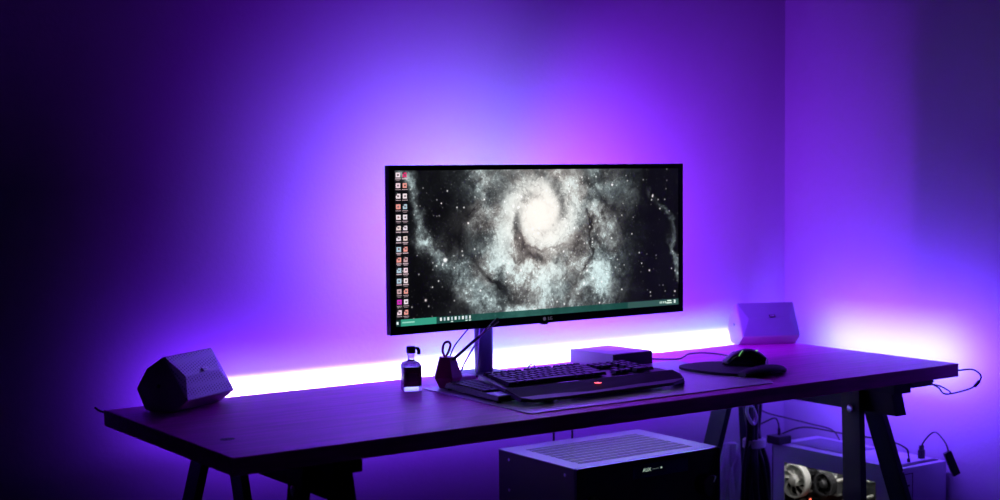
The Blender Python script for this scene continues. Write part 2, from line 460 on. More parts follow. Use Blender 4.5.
    for ci, uc in enumerate((.0125, .0335)):
        for k in range(14):
            vv = .012+k*.0680
            c = pal[rng.integers(0, len(pal))]
            if (ci, k) == (1, 0): c = (.90, .15, .45)
            if (ci, k) == (0, 12): c = (.85, .20, .75)
            rect(uc-.0065, vv+.002, uc+.0065, vv+.032, c)
            rect(uc-.003, vv+.010, uc+.003, vv+.022, tuple(x*.45 for x in pal[rng.integers(0, len(pal))]), .8)
            if rng.random() < .5: rect(uc-.0075, vv, uc-.003, vv+.012, (.1, .08, .1), .7)
            rect(uc-.0085, vv+.040, uc+.0085, vv+.045, (.92, .80, .84), .85)
            if rng.random() < .6: rect(uc-.006, vv+.050, uc+.006, vv+.054, (.90, .78, .82), .7)
    # task bar
    rect(0, .957, 1, 1, (.10, .31, .28), .86)
    rect(.8, .957, 1, 1, (.32, .42, .40), .5)
    rect(0, .957, .013, 1, (.06, .18, .17)); rect(.003, .970, .009, .988, (.9, .95, .95))
    rect(.017, .959, .128, 1, (.22, .62, .52)); rect(.021, .975, .060, .983, (.60, .85, .78))
    for k in range(9):
        a = .140+k*.0118
        c = (.93, .95, .95) if k % 2 == 0 else (.75, .82, .86)
        rect(a, .966, a+.0058, .986, c)
        if k in (3, 7, 8): rect(a-.001, .993, a+.007, .999, (.85, .95, .92))
    for k, w in enumerate((.004, .004, .004, .004)): rect(.925+k*.007, .970, .925+k*.007+w, .986, (.80, .90, .86))
    rect(.955, .964, .972, .974, (.9, .97, .92)); rect(.952, .979, .974, .989, (.9, .97, .92)); rect(.982, .966, .989, .988, (.85, .92, .90))
    return to_lin(img)

mon = root('monitor', 'wide black desktop monitor showing a pale spiral galaxy, held above the desk', 'monitor', (MXC, MYF, MZ0))
HX = .412
bz = .0095
x0, x1 = MXC-HX, MXC+HX
SX0, SX1, SZ0, SZ1 = .528, 1.324, .9125, 1.2415
# housing: shell with a swollen middle at the back
hb = B().box(x0, x1, MYF+.001, MYF+.016, MZ0, MZ1, bev=.002)
V = [(x0+.145, MYF+.016, MZ0+.05), (x1-.145, MYF+.016, MZ0+.05), (x1-.145, MYF+.016, MZ1-.05), (x0+.145, MYF+.016, MZ1-.05),
     (x0+.16, MYF+.042, MZ0+.08), (x1-.16, MYF+.042, MZ0+.08), (x1-.16, MYF+.042, MZ1-.08), (x0+.16, MYF+.042, MZ1-.08)]
hb.poly(V, [[0, 1, 2, 3], [7, 6, 5, 4]]+[[i, (i+1) % 4, 4+(i+1) % 4, 4+i] for i in range(4)], bev=.002)
hb.out('housing', BLACK, mon, world=True)
fb = B()
y0, y1 = MYF-.0012, MYF+.0012
fb.box(x0, SX0, y0, y1, MZ0, MZ1).box(SX1, x1, y0, y1, MZ0, MZ1).box(SX0, SX1, y0, y1, SZ1, MZ1).box(SX0, SX1, y0, y1, MZ0, SZ0)
fb.out('bezel', BLACKGLOSS, mon, world=True)
NX, NY = 800, 326
img = galaxy(NX-1, NY-1)
me = bpy.data.meshes.new('screen')
gx = np.linspace(SX0, SX1, NX) - MXC; gz = np.linspace(SZ1, SZ0, NY) - MZ0
GX, GZ = np.meshgrid(gx, gz)
co = np.stack([GX, np.full_like(GX, 0.0002), GZ], -1).reshape(-1, 3).astype(np.float32)
idx = np.arange(NX*NY).reshape(NY, NX)
quads = np.stack([idx[1:, :-1], idx[1:, 1:], idx[:-1, 1:], idx[:-1, :-1]], -1).reshape(-1, 4)
me.vertices.add(NX*NY); me.vertices.foreach_set('co', co.ravel())
nq = len(quads)
me.loops.add(nq*4); me.loops.foreach_set('vertex_index', quads.astype(np.int32).ravel())
me.polygons.add(nq)
me.polygons.foreach_set('loop_start', np.arange(0, nq*4, 4, dtype=np.int32))
try: me.polygons.foreach_set('loop_total', np.full(nq, 4, dtype=np.int32))
except Exception: pass
me.update(calc_edges=True); me.validate()
at = me.color_attributes.new('picture', 'FLOAT_COLOR', 'CORNER')
cc = np.concatenate([np.repeat(img.reshape(-1, 3), 4, 0), np.ones((nq*4, 1))], 1).astype(np.float32)
at.data.foreach_set('color', cc.ravel())
sm = bpy.data.materials.new('screen_picture'); sm.use_nodes = True
N = sm.node_tree.nodes; L = sm.node_tree.links; pb = N['Principled BSDF']
pb.inputs['Base Color'].default_value = (.01, .01, .01, 1); pb.inputs['Roughness'].default_value = .35
an = N.new('ShaderNodeVertexColor'); an.layer_name = 'picture'
L.new(an.outputs['Color'], pb.inputs['Emission Color']); pb.inputs['Emission Strength'].default_value = 1.0
me.materials.append(sm)
so = bpy.data.objects.new('screen', me); COL.objects.link(so); so.parent = mon
so['label'] = 'lit screen with a spiral galaxy, two columns of icons and a green task bar'
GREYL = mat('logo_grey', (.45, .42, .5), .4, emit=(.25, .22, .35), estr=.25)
lm = T(MXC+.008, MYF-.0015, MZ0+.0095, 0, PI/2)
text_mesh('logo', 'LG', .0105, lm, GREYL, mon)
B().lathe([(.0042, 0), (.0042, .0004)], 16, T(MXC-.008, MYF-.0013, MZ0+.0095, 0, PI/2)).out('logo_disc', GREYL, mon, world=True)
B().lathe([(.011, 0), (.010, -.003), (.004, -.0045)], 20, T(MXC-.004, MYF+.007, MZ0)).out('joystick_button', BLACKGLOSS, mon, world=True)
B().box(MXC-.18, MXC+.18, MYF+.043, MYF+.056, 1.0, 1.17, bev=.002).out('rear_diode_panel', DARKMETAL, mon, world=True)
for l in (l_scr_wide, l_scr_pale, l_scr_right, l_scr_top): glue(l, mon)

# monitor arm
arm_ = root('monitor_stand', 'round dark metal pole on the rear edge of the desk carrying the monitor', 'monitor stand', (.926, -.045, DZ))
B().lathe([(.0225, DZ+.006), (.0225, 1.12), (.020, 1.125), (.0001, 1.125)], 28, T(.926, -.045, 0)).out('pole', POLE, arm_, world=True, smooth=True)
B().box(.860, .975, -.092, .0072, DZ+.0002, DZ+.006, bev=.002).out('base_plate', DARKMETAL, arm_, world=True)
B().box(.895, .957, .0034, .0072, DZ-.05, DZ+.001, bev=.001).box(.895, .957, -.06, .0034, DZ-.05, DZ-.045).out('clamp', DARKMETAL, arm_, world=True)
B().box(.906, .946, -.195, -.03, 1.075, 1.105, bev=.004).out('arm', DARKMETAL, arm_, world=True)
B().box(.880, .972, -.243, -.190, 1.045, 1.135, bev=.003).out('mounting_plate', DARKMETAL, arm_, world=True)

# leads hanging behind the monitor
def wire(name, label, pts, r=.0022, cat='cable', m=None, group=None, ends=()):
    P = [Vector(p) for p in pts]
    t = root(name, label, cat, tuple(P[0]), 0, group)
    B().tube(pts, r).out('lead', m or CABLE, t, world=True, smooth=True)
    for (i, j, rr, ln) in ends:
        a = P[i]; d = (P[j]-P[i]).normalized()
        B().tube([a-d*ln*.5, a+d*ln*.5], rr, smooth=1).out('plug', BLACK, t, world=True)
    return t
wire('screen_cable', 'thin dark cable dropping from the monitor behind the burgundy holder', [(.80, -.24, .97), (.795, -.20, .90), (.800, -.15, .865), (.790, -.12, .83), (.795, -.08, .78), (.80, -.05, .755)], .0016)
wire('screen_cable', 'pale looped cable hanging from the monitor just left of the pole', [(.90, -.23, .96), (.885, -.15, .90), (.872, -.10, .84), (.850, -.08, .79), (.840, -.06, .755), (.80, -.05, .753)], .0020, m=mat('violet_grey_cable', (.22, .18, .35), .5))
wire('screen_cable', 'tight thin cable running down against the left side of the pole', [(.905, -.22, .97), (.899, -.09, .92), (.896, -.07, .85), (.894, -.068, .80), (.888, -.07, .758)], .0016, m=mat('violet_grey_cable', (.22, .18, .35), .5))
plug = root('cable_adapter', 'small pale adapter lying at the foot of the pole behind the keypad', 'adapter', (.83, -.10, DZ))
B().box(.800, .850, -.125, -.085, DZ, DZ+.012, bev=.003).out('housing', ADAPT, plug, world=True)
B().tube([(.85, -.10, DZ+.006), (.875, -.115, DZ+.008), (.90, -.14, DZ+.01), (.905, -.18, DZ+.01)], .0022).out('lead', CABLE, plug, world=True)
wire('cable_loop', 'small loop of cable standing up behind the keyboard', [(1.058, -.045, .753), (1.057, -.05, .757), (1.066, -.05, .762), (1.075, -.05, .758), (1.074, -.05, .753)], .0018)

# ------------------------------------------------------------------ speakers
def speaker(label, x, y, ang, badge_m, badge_label, gm, ln=.155):
    """local: X along the width, Y towards the rear, Z up; origin at the front foot"""
    t = root('speaker', label, 'speaker', (x, y, DZ), ang, None)
    # end outline (forward, up); forward = -Y
    E = [(-.020, .116), (-.063, .089), (-.090, .046), (-.070, .004), (-.055, 0.), (.000, 0.), (.037, .026)]
    def P(f, z, s): return (s, -f, z)
    V = []; n = len(E)
    for s, ins in ((0, 0), (ln, 0)):
        V += [P(f, z, s) for f, z in E]
    # crowned front: one more ridge set in from each end
    mid = (.0105, .073)
    V += [P(*mid, .028), P(*mid, ln-.028)]
    F = [list(range(n))[::-1], list(range(n, 2*n))]
    for i in range(n-1): F.append([i, i+1, n+i+1, n+i])
    B().poly(V[:2*n], F+[[n-1, 0, n, 2*n-1]], bev=.004).out('cabinet', SPKB, t, smooth=True)
    # grille shell just outside the front
    o_ = .0016
    W_ = [P(-.018, .1145, .003), P(.0375, .0285, .003), P(-.018, .1145, ln-.003), P(.0375, .0285, ln-.003), P(mid[0]+.006, mid[1]+.001, .026), P(mid[0]+.006, mid[1]+.001, ln-.026),
          P(-.030, .108, .003), P(.029, .0295, .003), P(-.030, .108, ln-.003), P(.029, .0295, ln-.003)]
    F = [[0, 4, 1], [2, 3, 5], [0, 2, 5, 4], [4, 5, 3, 1], [0, 1, 7, 6], [2, 8, 9, 3], [6, 8, 2, 0], [1, 3, 9, 7], [6, 7, 9, 8]]
    B().poly(W_, F, bev=.0012).out('grille', gm, t)
    # badge lies on the upper front plane
    a = Vector(W_[0]); b = Vector(W_[4]); up = (Vector(((W_[0][0]+W_[2][0])/2, W_[0][1], W_[0][2]))-Vector(((W_[4][0]+W_[5][0])/2, W_[4][1], W_[4][2]))).normalized()
    xx = Vector((1, 0, 0)); nn = xx.cross(up)
    base = Vector((ln*.56, W_[4][1], W_[4][2]))+up*.006+nn*.0028
    Mb = Matrix.Identity(4)
    for i in range(3): Mb[i][0] = xx[i]; Mb[i][1] = up[i]; Mb[i][2] = nn[i]; Mb[i][3] = base[i]
    pl = B().box(-.0085, .0085, -.0042, .0042, -.001, .0012, Mb, bev=.0005).out('badge', badge_m, t, label=badge_label)
    lt = B()
    for k in range(3): lt.box(-.0062+k*.0043, -.0034+k*.0043, -.0022, .0022, .0012, .0016, Mb)
    lt.out('lettering', mat('badge_lettering', (.5, .48, .6), .4), pl)
    # wall-bracket sockets in the ends
    for s in (-.0005, ln-.0015):
        B().lathe([(.0042, 0), (.0042, .002), (.0001, .002)], 14, T(s, .032, .054, 0, 0, PI/2)).out('socket', BLACK, t)
    return t
speaker('angular speaker at the left end of the desk with perforated grille and light badge', .097, -.128, math.radians(30.5), mat('speaker_badge_metal', (.95, .95, 1.), .45, metal=.9), 'light badge', GRILLE, .168)
speaker('pale angular speaker at the right rear corner of the desk with dark badge', 1.796, -.020, math.radians(-25.0), BLACK, 'dark badge', mat('pale_grille', (.28, .32, .44), .42, bump=.2, bscale=500, metal=.3), .168)

# ------------------------------------------------------------------ bottle
bt = root('bottle', 'small square glass bottle of dark liquid with black stopper, left of burgundy holder', 'bottle', (.650, -.160, DZ), math.radians(-20))
def rr_ring(w, rc, z, seg=6):
    out = []
    for cx_, cy_, a0 in ((w-rc, w-rc, 0), (-w+rc, w-rc, 90), (-w+rc, -w+rc, 180), (w-rc, -w+rc, 270)):
        for k in range(seg+1):
            a = math.radians(a0+90*k/seg); out.append((cx_+rc*math.cos(a), cy_+rc*math.sin(a), z))
    return out
def loft(rings, cap=True):
    b = B(); bb = bmesh.new(); R = [[bb.verts.new(p) for p in r] for r in rings]
    n = len(R[0])
    for a, c in zip(R, R[1:]):
        for i in range(n): bb.faces.new([a[i], a[(i+1) % n], c[(i+1) % n], c[i]])
    if cap: bb.faces.new(R[0][::-1]); bb.faces.new(R[-1])
    bmesh.ops.recalc_face_normals(bb, faces=bb.faces)
    b.add(bb); return b
loft([rr_ring(.0195, .005, 0), rr_ring(.0205, .005, .002), rr_ring(.0205, .005, .056), rr_ring(.0180, .008, .062), rr_ring(.0080, .0078, .067), rr_ring(.0072, .0070, .070), rr_ring(.0072, .0070, .078), rr_ring(.0088, .0085, .080), rr_ring(.0088, .0085, .083)]).out('glass_body', GLASS, bt, smooth=True)
loft([rr_ring(.0172, .004, .010), rr_ring(.0180, .004, .012), rr_ring(.0180, .004, .052), rr_ring(.0172, .004, .053)]).out('liquid', LIQ, bt, smooth=True)
B().lathe([(.0095, .0832), (.0105, .085), (.0105, .096), (.009, .0985), (.0001, .099)], 20).out('stopper', CORK, bt, smooth=True)
B().tube([(.010, 0, .094), (.0145, 0, .094), (.018, 0, .088), (.018, 0, .080)], [.0025, .004, .004]).out('tag', CORK, bt, smooth=True)
B().box(-.010, .010, -.0215, -.0206, .020, .040, bev=.0002).out('bottle_label', mat('dark_label', (.12, .02, .06), .6), bt)

# ------------------------------------------------------------------ faceted holder
fh = root('faceted_holder', 'faceted burgundy holder with a cord loop standing left of the keypad', 'holder', (.729, -.185, DZ), math.radians(10))
def hexr(r, z, n=6, ph=0.): return [(r*math.cos(2*PI*i/n+ph), r*math.sin(2*PI*i/n+ph), z) for i in range(n)]
loft([hexr(.020, 0, 5, .55), hexr(.035, .026, 5, .55), hexr(.0195, .071, 5, .55)]).out('body', BURG, fh)
B().tube([(-.004, 0, .070), (-.012, 0, .085), (-.008, 0, .101), (.004, 0, .105), (.012, 0, .098), (.008, 0, .086), (-.002, 0, .072)], .0028).out('loop', BURG, fh, smooth=True)
st = root('stylus', 'slender dark two-pronged stick leaning up from behind the burgundy holder', 'stick', (.737, -.225, .815))
a = Vector((.7355, -.205, .818)); e = Vector((.752, -.352, .9160))
m_ = a+(e-a)*.58
B().tube([(.7345, -.196, .8155), a, m_], .0036, smooth=1).out('shaft', POLE, st, world=True, smooth=True)
off = Vector((.0040, 0, -.0036))
B().tube([m_, e-off*.8], .0016, smooth=1).out('prong', METAL, st, world=True, smooth=True)
B().tube([m_, e+off], .0016, smooth=1).out('prong', METAL, st, world=True, smooth=True)
B().tube([e-(e-a)*.12-off*.2, e+(e-a)*.02+Vector((0, 0, .001))], .0034, smooth=1).out('tip', BLACK, st, world=True, smooth=True)

# ------------------------------------------------------------------ desk mat
mt_ = B().prism([(.676, -.170), (.668, -.574), (.680, -.586), (1.352, -.586), (1.366, -.574), (1.440, -.17), (1.430, -.160), (.69, -.160)], DZ, DZ+.0022, bev=.0004).out('desk_mat', MATP)
single(mt_, 'pale glossy plastic mat spread on the desk under the keyboard', 'desk mat')
ZM = DZ+.0022

# ------------------------------------------------------------------ keypad
kp = root('keypad', 'small low keypad with a pale blank plate, tucked against the left of the keyboard', 'keypad', (.735, -.335, ZM), math.radians(-4))
kl, kw = .118, .041
V = [(-kw, -kl, .004), (kw, -kl, .004), (kw, kl, .004), (-kw, kl, .004), (-kw+.003, -kl+.006, .0135), (kw-.003, -kl+.006, .0135), (kw-.003, kl-.006, .0165), (-kw+.003, kl-.006, .0165)]
B().poly(V, [[3, 2, 1, 0], [4, 5, 6, 7]]+[[i, (i+1) % 4, 4+(i+1) % 4, 4+i] for i in range(4)], bev=.002).out('body', BLACK, kp)
B().box(-kw+.006, kw-.006, -kl+.010, -kl+.060, .0135, .0155, bev=.0006).out('plate', mat('pale_plate', (.62, .58, .8), .3, metal=.5), kp, label='pale blank plate')
for r_ in range(8):
    for c_ in range(4):
        xk = -kw+.007+c_*.0175; yk = -kl+.068+r_*.0195
        if yk+.016 > kl-.006: continue
        B().prism([(xk, yk), (xk+.0145, yk), (xk+.0145, yk+.016), (xk, yk+.016)], .0145, .0195, bev=.0012).out('key', KEYC, kp)
for sx in (-1, 1):
    for sy in (-1, 1):
        B().lathe([(.005, 0), (.005, .0042)], 12, T(sx*(kw-.008), sy*(kl-.012), 0)).out('foot', BLACK, kp)

# ------------------------------------------------------------------ keyboard
kb = root('keyboard', 'wide black gaming keyboard with a red glowing emblem on its palm rest', 'keyboard', (.96, -.38, ZM))
zb0, zf0 = .768, .7585        # underside heights rear / front
outline = [(.772, -.245), (.745, -.330), (.722, -.420), (.712, -.492), (.728, -.512), (.83, -.516), (1.12, -.512), (1.170, -.492), (1.197, -.450), (1.192, -.385), (1.180, -.320), (1.160, -.252), (1.10, -.243), (.84, -.243)]
def kz(y, top): 
    k = (y+.512)/(.27); z = zf0+(zb0-zf0)*k
    return z + ((.006+.008*max(0, min(1, (y+.52)/.09))) if top else 0)
V = [(x, y, kz(y, 0)) for x, y in outline]+[(x+(.003 if x < .9 else -.003), y, kz(y, 1)) for x, y in outline]
n = len(outline)
B().poly(V, [list(range(n))[::-1], list(range(n, 2*n))]+[[i, (i+1) % n, n+(i+1) % n, n+i] for i in range(n)]).out('body', BLACK, kb, world=True)
# palm rest
pr_ = [(.716, -.432), (.712, -.492), (.728, -.5115), (.83, -.5155), (1.12, -.5115), (1.169, -.4915), (1.194, -.452), (1.190, -.428)]
V = [(x, y, kz(y, 1)-.001) for x, y in pr_]+[(x*.996+.0038, y*.996-.0015, kz(y, 1)+(.0035 if y > -.45 else -.0005)) for x, y in pr_]
n = len(pr_)
B().poly(V, [list(range(n))[::-1], list(range(n, 2*n))]+[[i, (i+1) % n, n+(i+1) % n, n+i] for i in range(n)]).out('palm_rest', mat('palm_rest_plastic', (.008, .007, .010), .65, spec=.12), kb, world=True)
# light seams between keys and palm rest
for xa, xb_ in ((.86, .915), (1.02, 1.075), (1.11, 1.165)):
    B().box(xa, xb_, -.4290, -.4265, kz(-.43, 1)+.001, kz(-.43, 1)+.0032).out('accent_strip', METAL, kb, world=True)
em = B().lathe([(.0045, 0), (.0045, .0008), (.0001, .001)], 8, T(.943, -.464, kz(-.464, 1)+.003))
for s in (-1, 1): em.box(-.0015, .0015, 0, .010, 0, .0009, T(.943, -.464, kz(-.464, 1)+.003, s*.5))
em.box(.935, .951, -.465, -.4625, kz(-.464, 1)+.003, kz(-.464, 1)+.004)
em.out('emblem', E_RED, kb, world=True, label='red glowing emblem')
nk = 0
def key(xk, yk, w, h=.0155):
    global nk
    z = kz(yk, 1); nk += 1
    g = .0018
    V = [(xk+g/2, yk+g/2, z), (xk+w-g/2, yk+g/2, z), (xk+w-g/2, yk+h-g/2, z), (xk+g/2, yk+h-g/2, z),
         (xk+g/2+.002, yk+g/2+.002, z+.0070), (xk+w-g/2-.002, yk+g/2+.002, z+.0070), (xk+w-g/2-.002, yk+h-g/2-.0015, z+.0078), (xk+g/2+.002, yk+h-g/2-.0015, z+.0078)]
    B().poly(V, [[3, 2, 1, 0], [4, 5, 6, 7]]+[[i, (i+1) % 4, 4+(i+1) % 4, 4+i] for i in range(4)]).out('key', KEYC, kb, world=True)
rows = [(-.272, [1]+[1]*12, 13), (-.297, [1]*13+[1.9], 14), (-.3205, [1.5]+[1]*12+[1.4], 14), (-.344, [1.8]+[1]*11+[2.1], 13), (-.3675, [2.3]+[1]*10+[2.6], 12), (-.391, [1.4, 1.2, 1.4, 6.2, 1.4, 1.2, 2.1], 7)]
KU = .0183; x00 = .778
for (yk, ws, _) in rows:
    sh = (yk+.272)*.20
    x = x00+sh
    if yk == -.272:
        for i, w in enumerate(ws):
            key(x, yk+.003, KU, .0135); x += KU*(1.16 if i in (0, 4, 8) else 1.0)+(.0045 if i in (0, 4, 8) else .0012)
    else:
        tot = sum(ws); sc = 14.9*KU/tot
        for w in ws: key(x, yk, w*sc, .0220*.95); x += w*sc
for r_, ks in ((-.297, (0, 1, 2)), (-.3205, (0, 1, 2)), (-.3675, (1,)), (-.391, (0, 1, 2))):
    for k in ks: key(x00+.277+k*.0172+(r_+.272)*.03, r_, .0172, .0205)
for r_, kk in ((-.297, 3), (-.3205, 3), (-.344, 3), (-.3675, 3), (-.391, 2)):
    for k in range(kk): key(x00+.334+k*.0178+(r_+.272)*(-.02), r_, .0178 if kk == 3 else .0178*(2 if k == 0 else 1), .0205) if not (kk == 2 and k == 1) else key(x00+.334+.0356+(r_+.272)*(-.02), r_, .0178, .0205)
for (x, y) in ((.790, -.482), (1.165, -.478), (.80, -.262), (1.135, -.262)):
    B().box(x-.012, x+.012, y-.006, y+.006, ZM, kz(y, 0)+.001, bev=.001).out('foot', BLACK, kb, world=True)

# ------------------------------------------------------------------ pale box behind the keyboard
ab = root('box', 'pale oblong box with a dark front end, behind the right half of the keyboard', 'box', (1.285, -.09, DZ))
B().prism([(1.228, -.166), (1.356, -.166), (1.340, -.016), (1.210, -.018)], DZ, .785, bev=.002).out('body', ADAPT, ab, world=True)
B().box(1.2285, 1.3545, -.1685, -.1655, DZ+.002, .7835, bev=.0006).out('front_panel', BLACK, ab, world=True, label='dark front panel')
B().prism([(1.255, -.118), (1.325, -.118), (1.318, -.045), (1.250, -.045)], .785, .7857).out('top_sticker', mat('pale_sticker', (.72, .66, .85), .35), ab, world=True)
wire('mouse_cable', 'thin black cable snaking over the desk from the mouse to the pale box', [(1.352, -.08, .757), (1.40, -.10, .753), (1.452, -.150, .753), (1.49, -.135, .754), (1.54, -.10, .754), (1.585, -.105, .754), (1.60, -.15, .754), (1.575, -.22, .757), (1.54, -.29, .764)], .0020)

# ------------------------------------------------------------------ mouse pad, mouse
mp = root('mouse_pad', 'dark mouse pad with a raised wrist cushion right of the keyboard', 'mouse pad', (1.42, -.38, ZM))
po = []
for i in range(32):
    a = 2*PI*i/32; c, s_ = math.cos(a), math.sin(a)
    po.append((1.428+.100*math.copysign(abs(c)**.75, c)-.02*s_, -.378+.118*math.copysign(abs(s_)**.8, s_)))
po = [(x, y) for x, y in po]
B().prism(po, ZM, ZM+.0065, bev=.001).out('pad', DARKMAT, mp, world=True)
# wrist cushion: swollen bar along the near right side
sec = []
A_, C_ = Vector((1.358, -.482, 0)), Vector((1.512, -.460, 0))
for k in range(15):
    t = k/14; p = A_.lerp(C_, t); p.y -= .012*math.sin(t*PI)
    sw = math.sin(PI*min(1, max(0, .06+t*.88)))**.45
    ring = []
    for j in range(14):
        a = 2*PI*j/14
        ring.append((p.x+.002*math.sin(a), p.y+(.030*sw)*math.cos(a), ZM+.0005+max(0, (.010*sw)*(1+math.sin(a)))+.001*sw))
    sec.append(ring)
loft(sec).out('wrist_cushion', DARKMAT, mp, world=True, smooth=True)
ms = root('computer_mouse', 'glossy black computer mouse resting on the dark mouse pad', 'mouse', (1.475, -.375, ZM+.0065), math.radians(28))
rg = []
for k in range(17):
    t = k/16; y = .054-.108*t
    h = .043*math.sin(PI*(t*.80+.10))**.75*(.80+.28*t) ; w = .031*math.sin(PI*(t*.90+.05))**.42*(.92+.10*math.cos(t*2*PI))
    ring = []
    for j in range(20):
        a = PI*j/19
        ring.append((w*math.cos(a)*(1.0+.05*math.sin(a)), y, .001+h*(math.sin(a)**.72)))
    rg.append(ring)
loft(rg).out('shell', BLACKGLOSS, ms, smooth=True)
B().tube([(.0, .048, .010), (0, .040, .0225), (0, .028, .031)], .0028).out('scroll_wheel', DARKMETAL, ms, smooth=True)
B().tube([(-.006, -.028, .0385), (.002, -.030, .0380)], .0014).out('glint_spot', E_GREEN, ms, label='small green highlight given its own glow')  # reflection spot on the glossy shell, made as a glowing dab
B().tube([(-.016, .002, .0385), (-.022, .005, .033), (-.026, .008, .026)], .0010).out('glint_streak', E_GREEN, ms, label='thin green highlight given its own glow')  # long highlight along the shell, made as a glowing line

# ------------------------------------------------------------------ amplifier on a low shelf
sh = root('low_shelf', 'low dark shelf under the desk carrying the black amplifier', 'shelf', (1.24, -.16, 0))
B().box(.965, 1.50, -.345, .06, .386, .404, bev=.002).out('shelf_board', mat('shelf_laminate', (.10, .09, .12), .35), sh, world=True)
for x in (.985, 1.48):
    for y in (-.325, .04): B().box(x-.015, x+.015, y-.015, y+.015, 0, .386, bev=.001).out('leg', BLACKWOOD, sh, world=True)
am = root('amplifier', 'big black hi-fi amplifier with slotted lid and lit digits, beneath the desk', 'amplifier', (1.228, -.155, .404))
ax0, ax1, ay0, ay1, az0, az1 = 1.003, 1.453, -.310, .006, .412, .550
B().box(ax0, ax1, ay0+.012, ay1, az0, az1-.002, bev=.001).out('chassis', BLACK, am, world=True)
lid = B().box(ax0-.001, ax1+.001, ay0+.012, ay1, az1-.0025, az1, bev=.0006)
lid.out('lid', AMPTOP, am, world=True)
sl = B()
for k in range(9):
    yy = -.262+k*.026
    sl.box(ax0+.045, ax1-.05, yy, yy+.007, az1, az1+.0006)
sl.out('vent_slots', BLACK, am, world=True, label='rows of dark cooling slots')
rb = B()
for k in range(8):
    yy = -.250+k*.026
    rb.box(ax0+.045, ax1-.05, yy, yy+.0035, az1, az1+.0012)
rb.out('vent_ribs', AMPTOP, am, world=True)
B().box(ax0, ax1, ay0, ay0+.012, az0, az1, bev=.002).out('front_panel', BLACKGLOSS, am, world=True)
B().box(1.17, 1.345, ay0-.001, ay0, .505, .538).out('display_window', mat('display_glass', (.008, .020, .07), .15), am, world=True)
text_mesh('display_digits', 'AUX', .0125, T(1.213, ay0-.0013, .523, 0, PI/2), E_TXT, am, .0002)
dt = B()
dt.box(1.256, 1.2605, ay0-.0016, ay0-.001, .5215, .5255)
for k in range(4): dt.box(1.232+k*.005, 1.2332+k*.005, ay0-.0014, ay0-.001, .5225, .5237)
dt.out('indicator_dots', E_TXT, am, world=True)
kn_ = B().lathe([(.027, 0), (.027, .016), (.025, .019), (.0001, .019)], 32, T(1.408, ay0, .462, 0, PI/2)).out('volume_knob', BLACKGLOSS, am, world=True, smooth=True)
B().box(-.0012, .0012, .010, .024, .019, .0198, T(1.408, ay0, .462, 0, PI/2) @ Matrix.Rotation(-.5, 4, 'Z')).out('pointer', METAL, kn_, world=True)
B().lathe([(.010, 0), (.010, .010), (.0001, .010)], 24, T(1.05, ay0, .47, 0, PI/2)).out('selector_knob', BLACK, am, world=True, smooth=True)
for (y, z) in ((-.265, .530), (-.040, .455), (-.265, .455), (-.04, .53)):
    B().lathe([(.0045, 0), (.004, .002), (.0001, .0024)], 12, T(ax0, y, z, 0, 0, -PI/2)).out('side_screw', DARKSCREW, am, world=True, smooth=True)
for x in (1.04, 1.415):
    for y in (-.28, -.02): B().lathe([(.018, .404), (.018, .412)], 20, T(x, y, 0)).out('foot', BLACK, am, world=True)
for lx, lb in ((1.195, 'left of two short black leads dropping behind the amplifier'), (1.255, 'right of two short black leads dropping behind the amplifier')):
    wire('amplifier_cable', lb, [(lx, .012, .716), (lx-.004, .030, .65), (lx+.004, .038, .58), (lx, .030, .50), (lx+.01, .012, .47)], .0028)

# ------------------------------------------------------------------ cable bundle on the rear right leg
bn = root('cable_bundle', 'thick bundle of black cables strapped to the rear leg beside the computer case', 'cable bundle', (1.81, -.03, .3))
for k in range(9):
    a = 2*PI*k/9; cx_, cy_ = .022*math.cos(a), .018*math.sin(a)
    pts = []
    for j in range(9):
        z = .68-.085*j*.98
        w = .8+.55*math.sin(j*.7+k) if j > 2 else .8
        if z < .47: w += .8
        px_ = 1.778+(.68-z)*.10
        pts.append((px_+cx_*w+.006*math.sin(j*1.3+k*2), -.085+cy_*w+.02*(.68-z)-.01*math.cos(j*1.1+k), max(z, .004)))
    B().tube(pts, .0075 if k % 3 else .0095).out('cable', CABLE, bn, world=True, smooth=True)
B().lathe([(.0315, .474), (.034, .476), (.034, .496), (.0315, .498)], 28, T(1.799, -.080, 0) @ Matrix.Diagonal((1.0, .85, 1, 1))).out('strap', STRAP, bn, world=True, smooth=True, label='light grey strap')
pg = root('power_plug', 'small pale oval plug hanging under the desk above the cable bundle', 'plug', (1.775, -.10, .58))
B().tube([(1.722, -.135, .604), (1.738, -.135, .598), (1.752, -.135, .570), (1.744, -.135, .552), (1.730, -.135, .562), (1.718, -.135, .586)], .0045, closed=True).out('ring', WHITEPL, pg, world=True, smooth=True)
B().box(1.724, 1.740, -.139, -.128, .572, .598, bev=.003).out('body', BLACK, pg, world=True)
B().tube([(1.728, -.133, .598), (1.712, -.125, .64), (1.712, -.11, .69), (1.716, -.10, .716)], .0022).out('lead', CABLE, pg, world=True, smooth=True)
# crumpled clear bag
bgm = []
random.seed(3)
for k in range(14):
    z = .005+.44*k/13; ring = []
    for j in range(18):
        a = 2*PI*j/18
        rr_ = 1+.35*math.sin(3*a+k*.9)+.22*random.uniform(-1, 1)
        ring.append((1.898+.042*rr_*math.cos(a)*(1-.35*k/13)-.006*k/13, .112+.020*rr_*math.sin(a)*(1-.3*k/13), z))
    bgm.append(ring)
o = loft(bgm).out('plastic_bag', BAG)
single(o, 'crumpled clear plastic bag standing between the amplifier and the cable bundle', 'plastic bag')

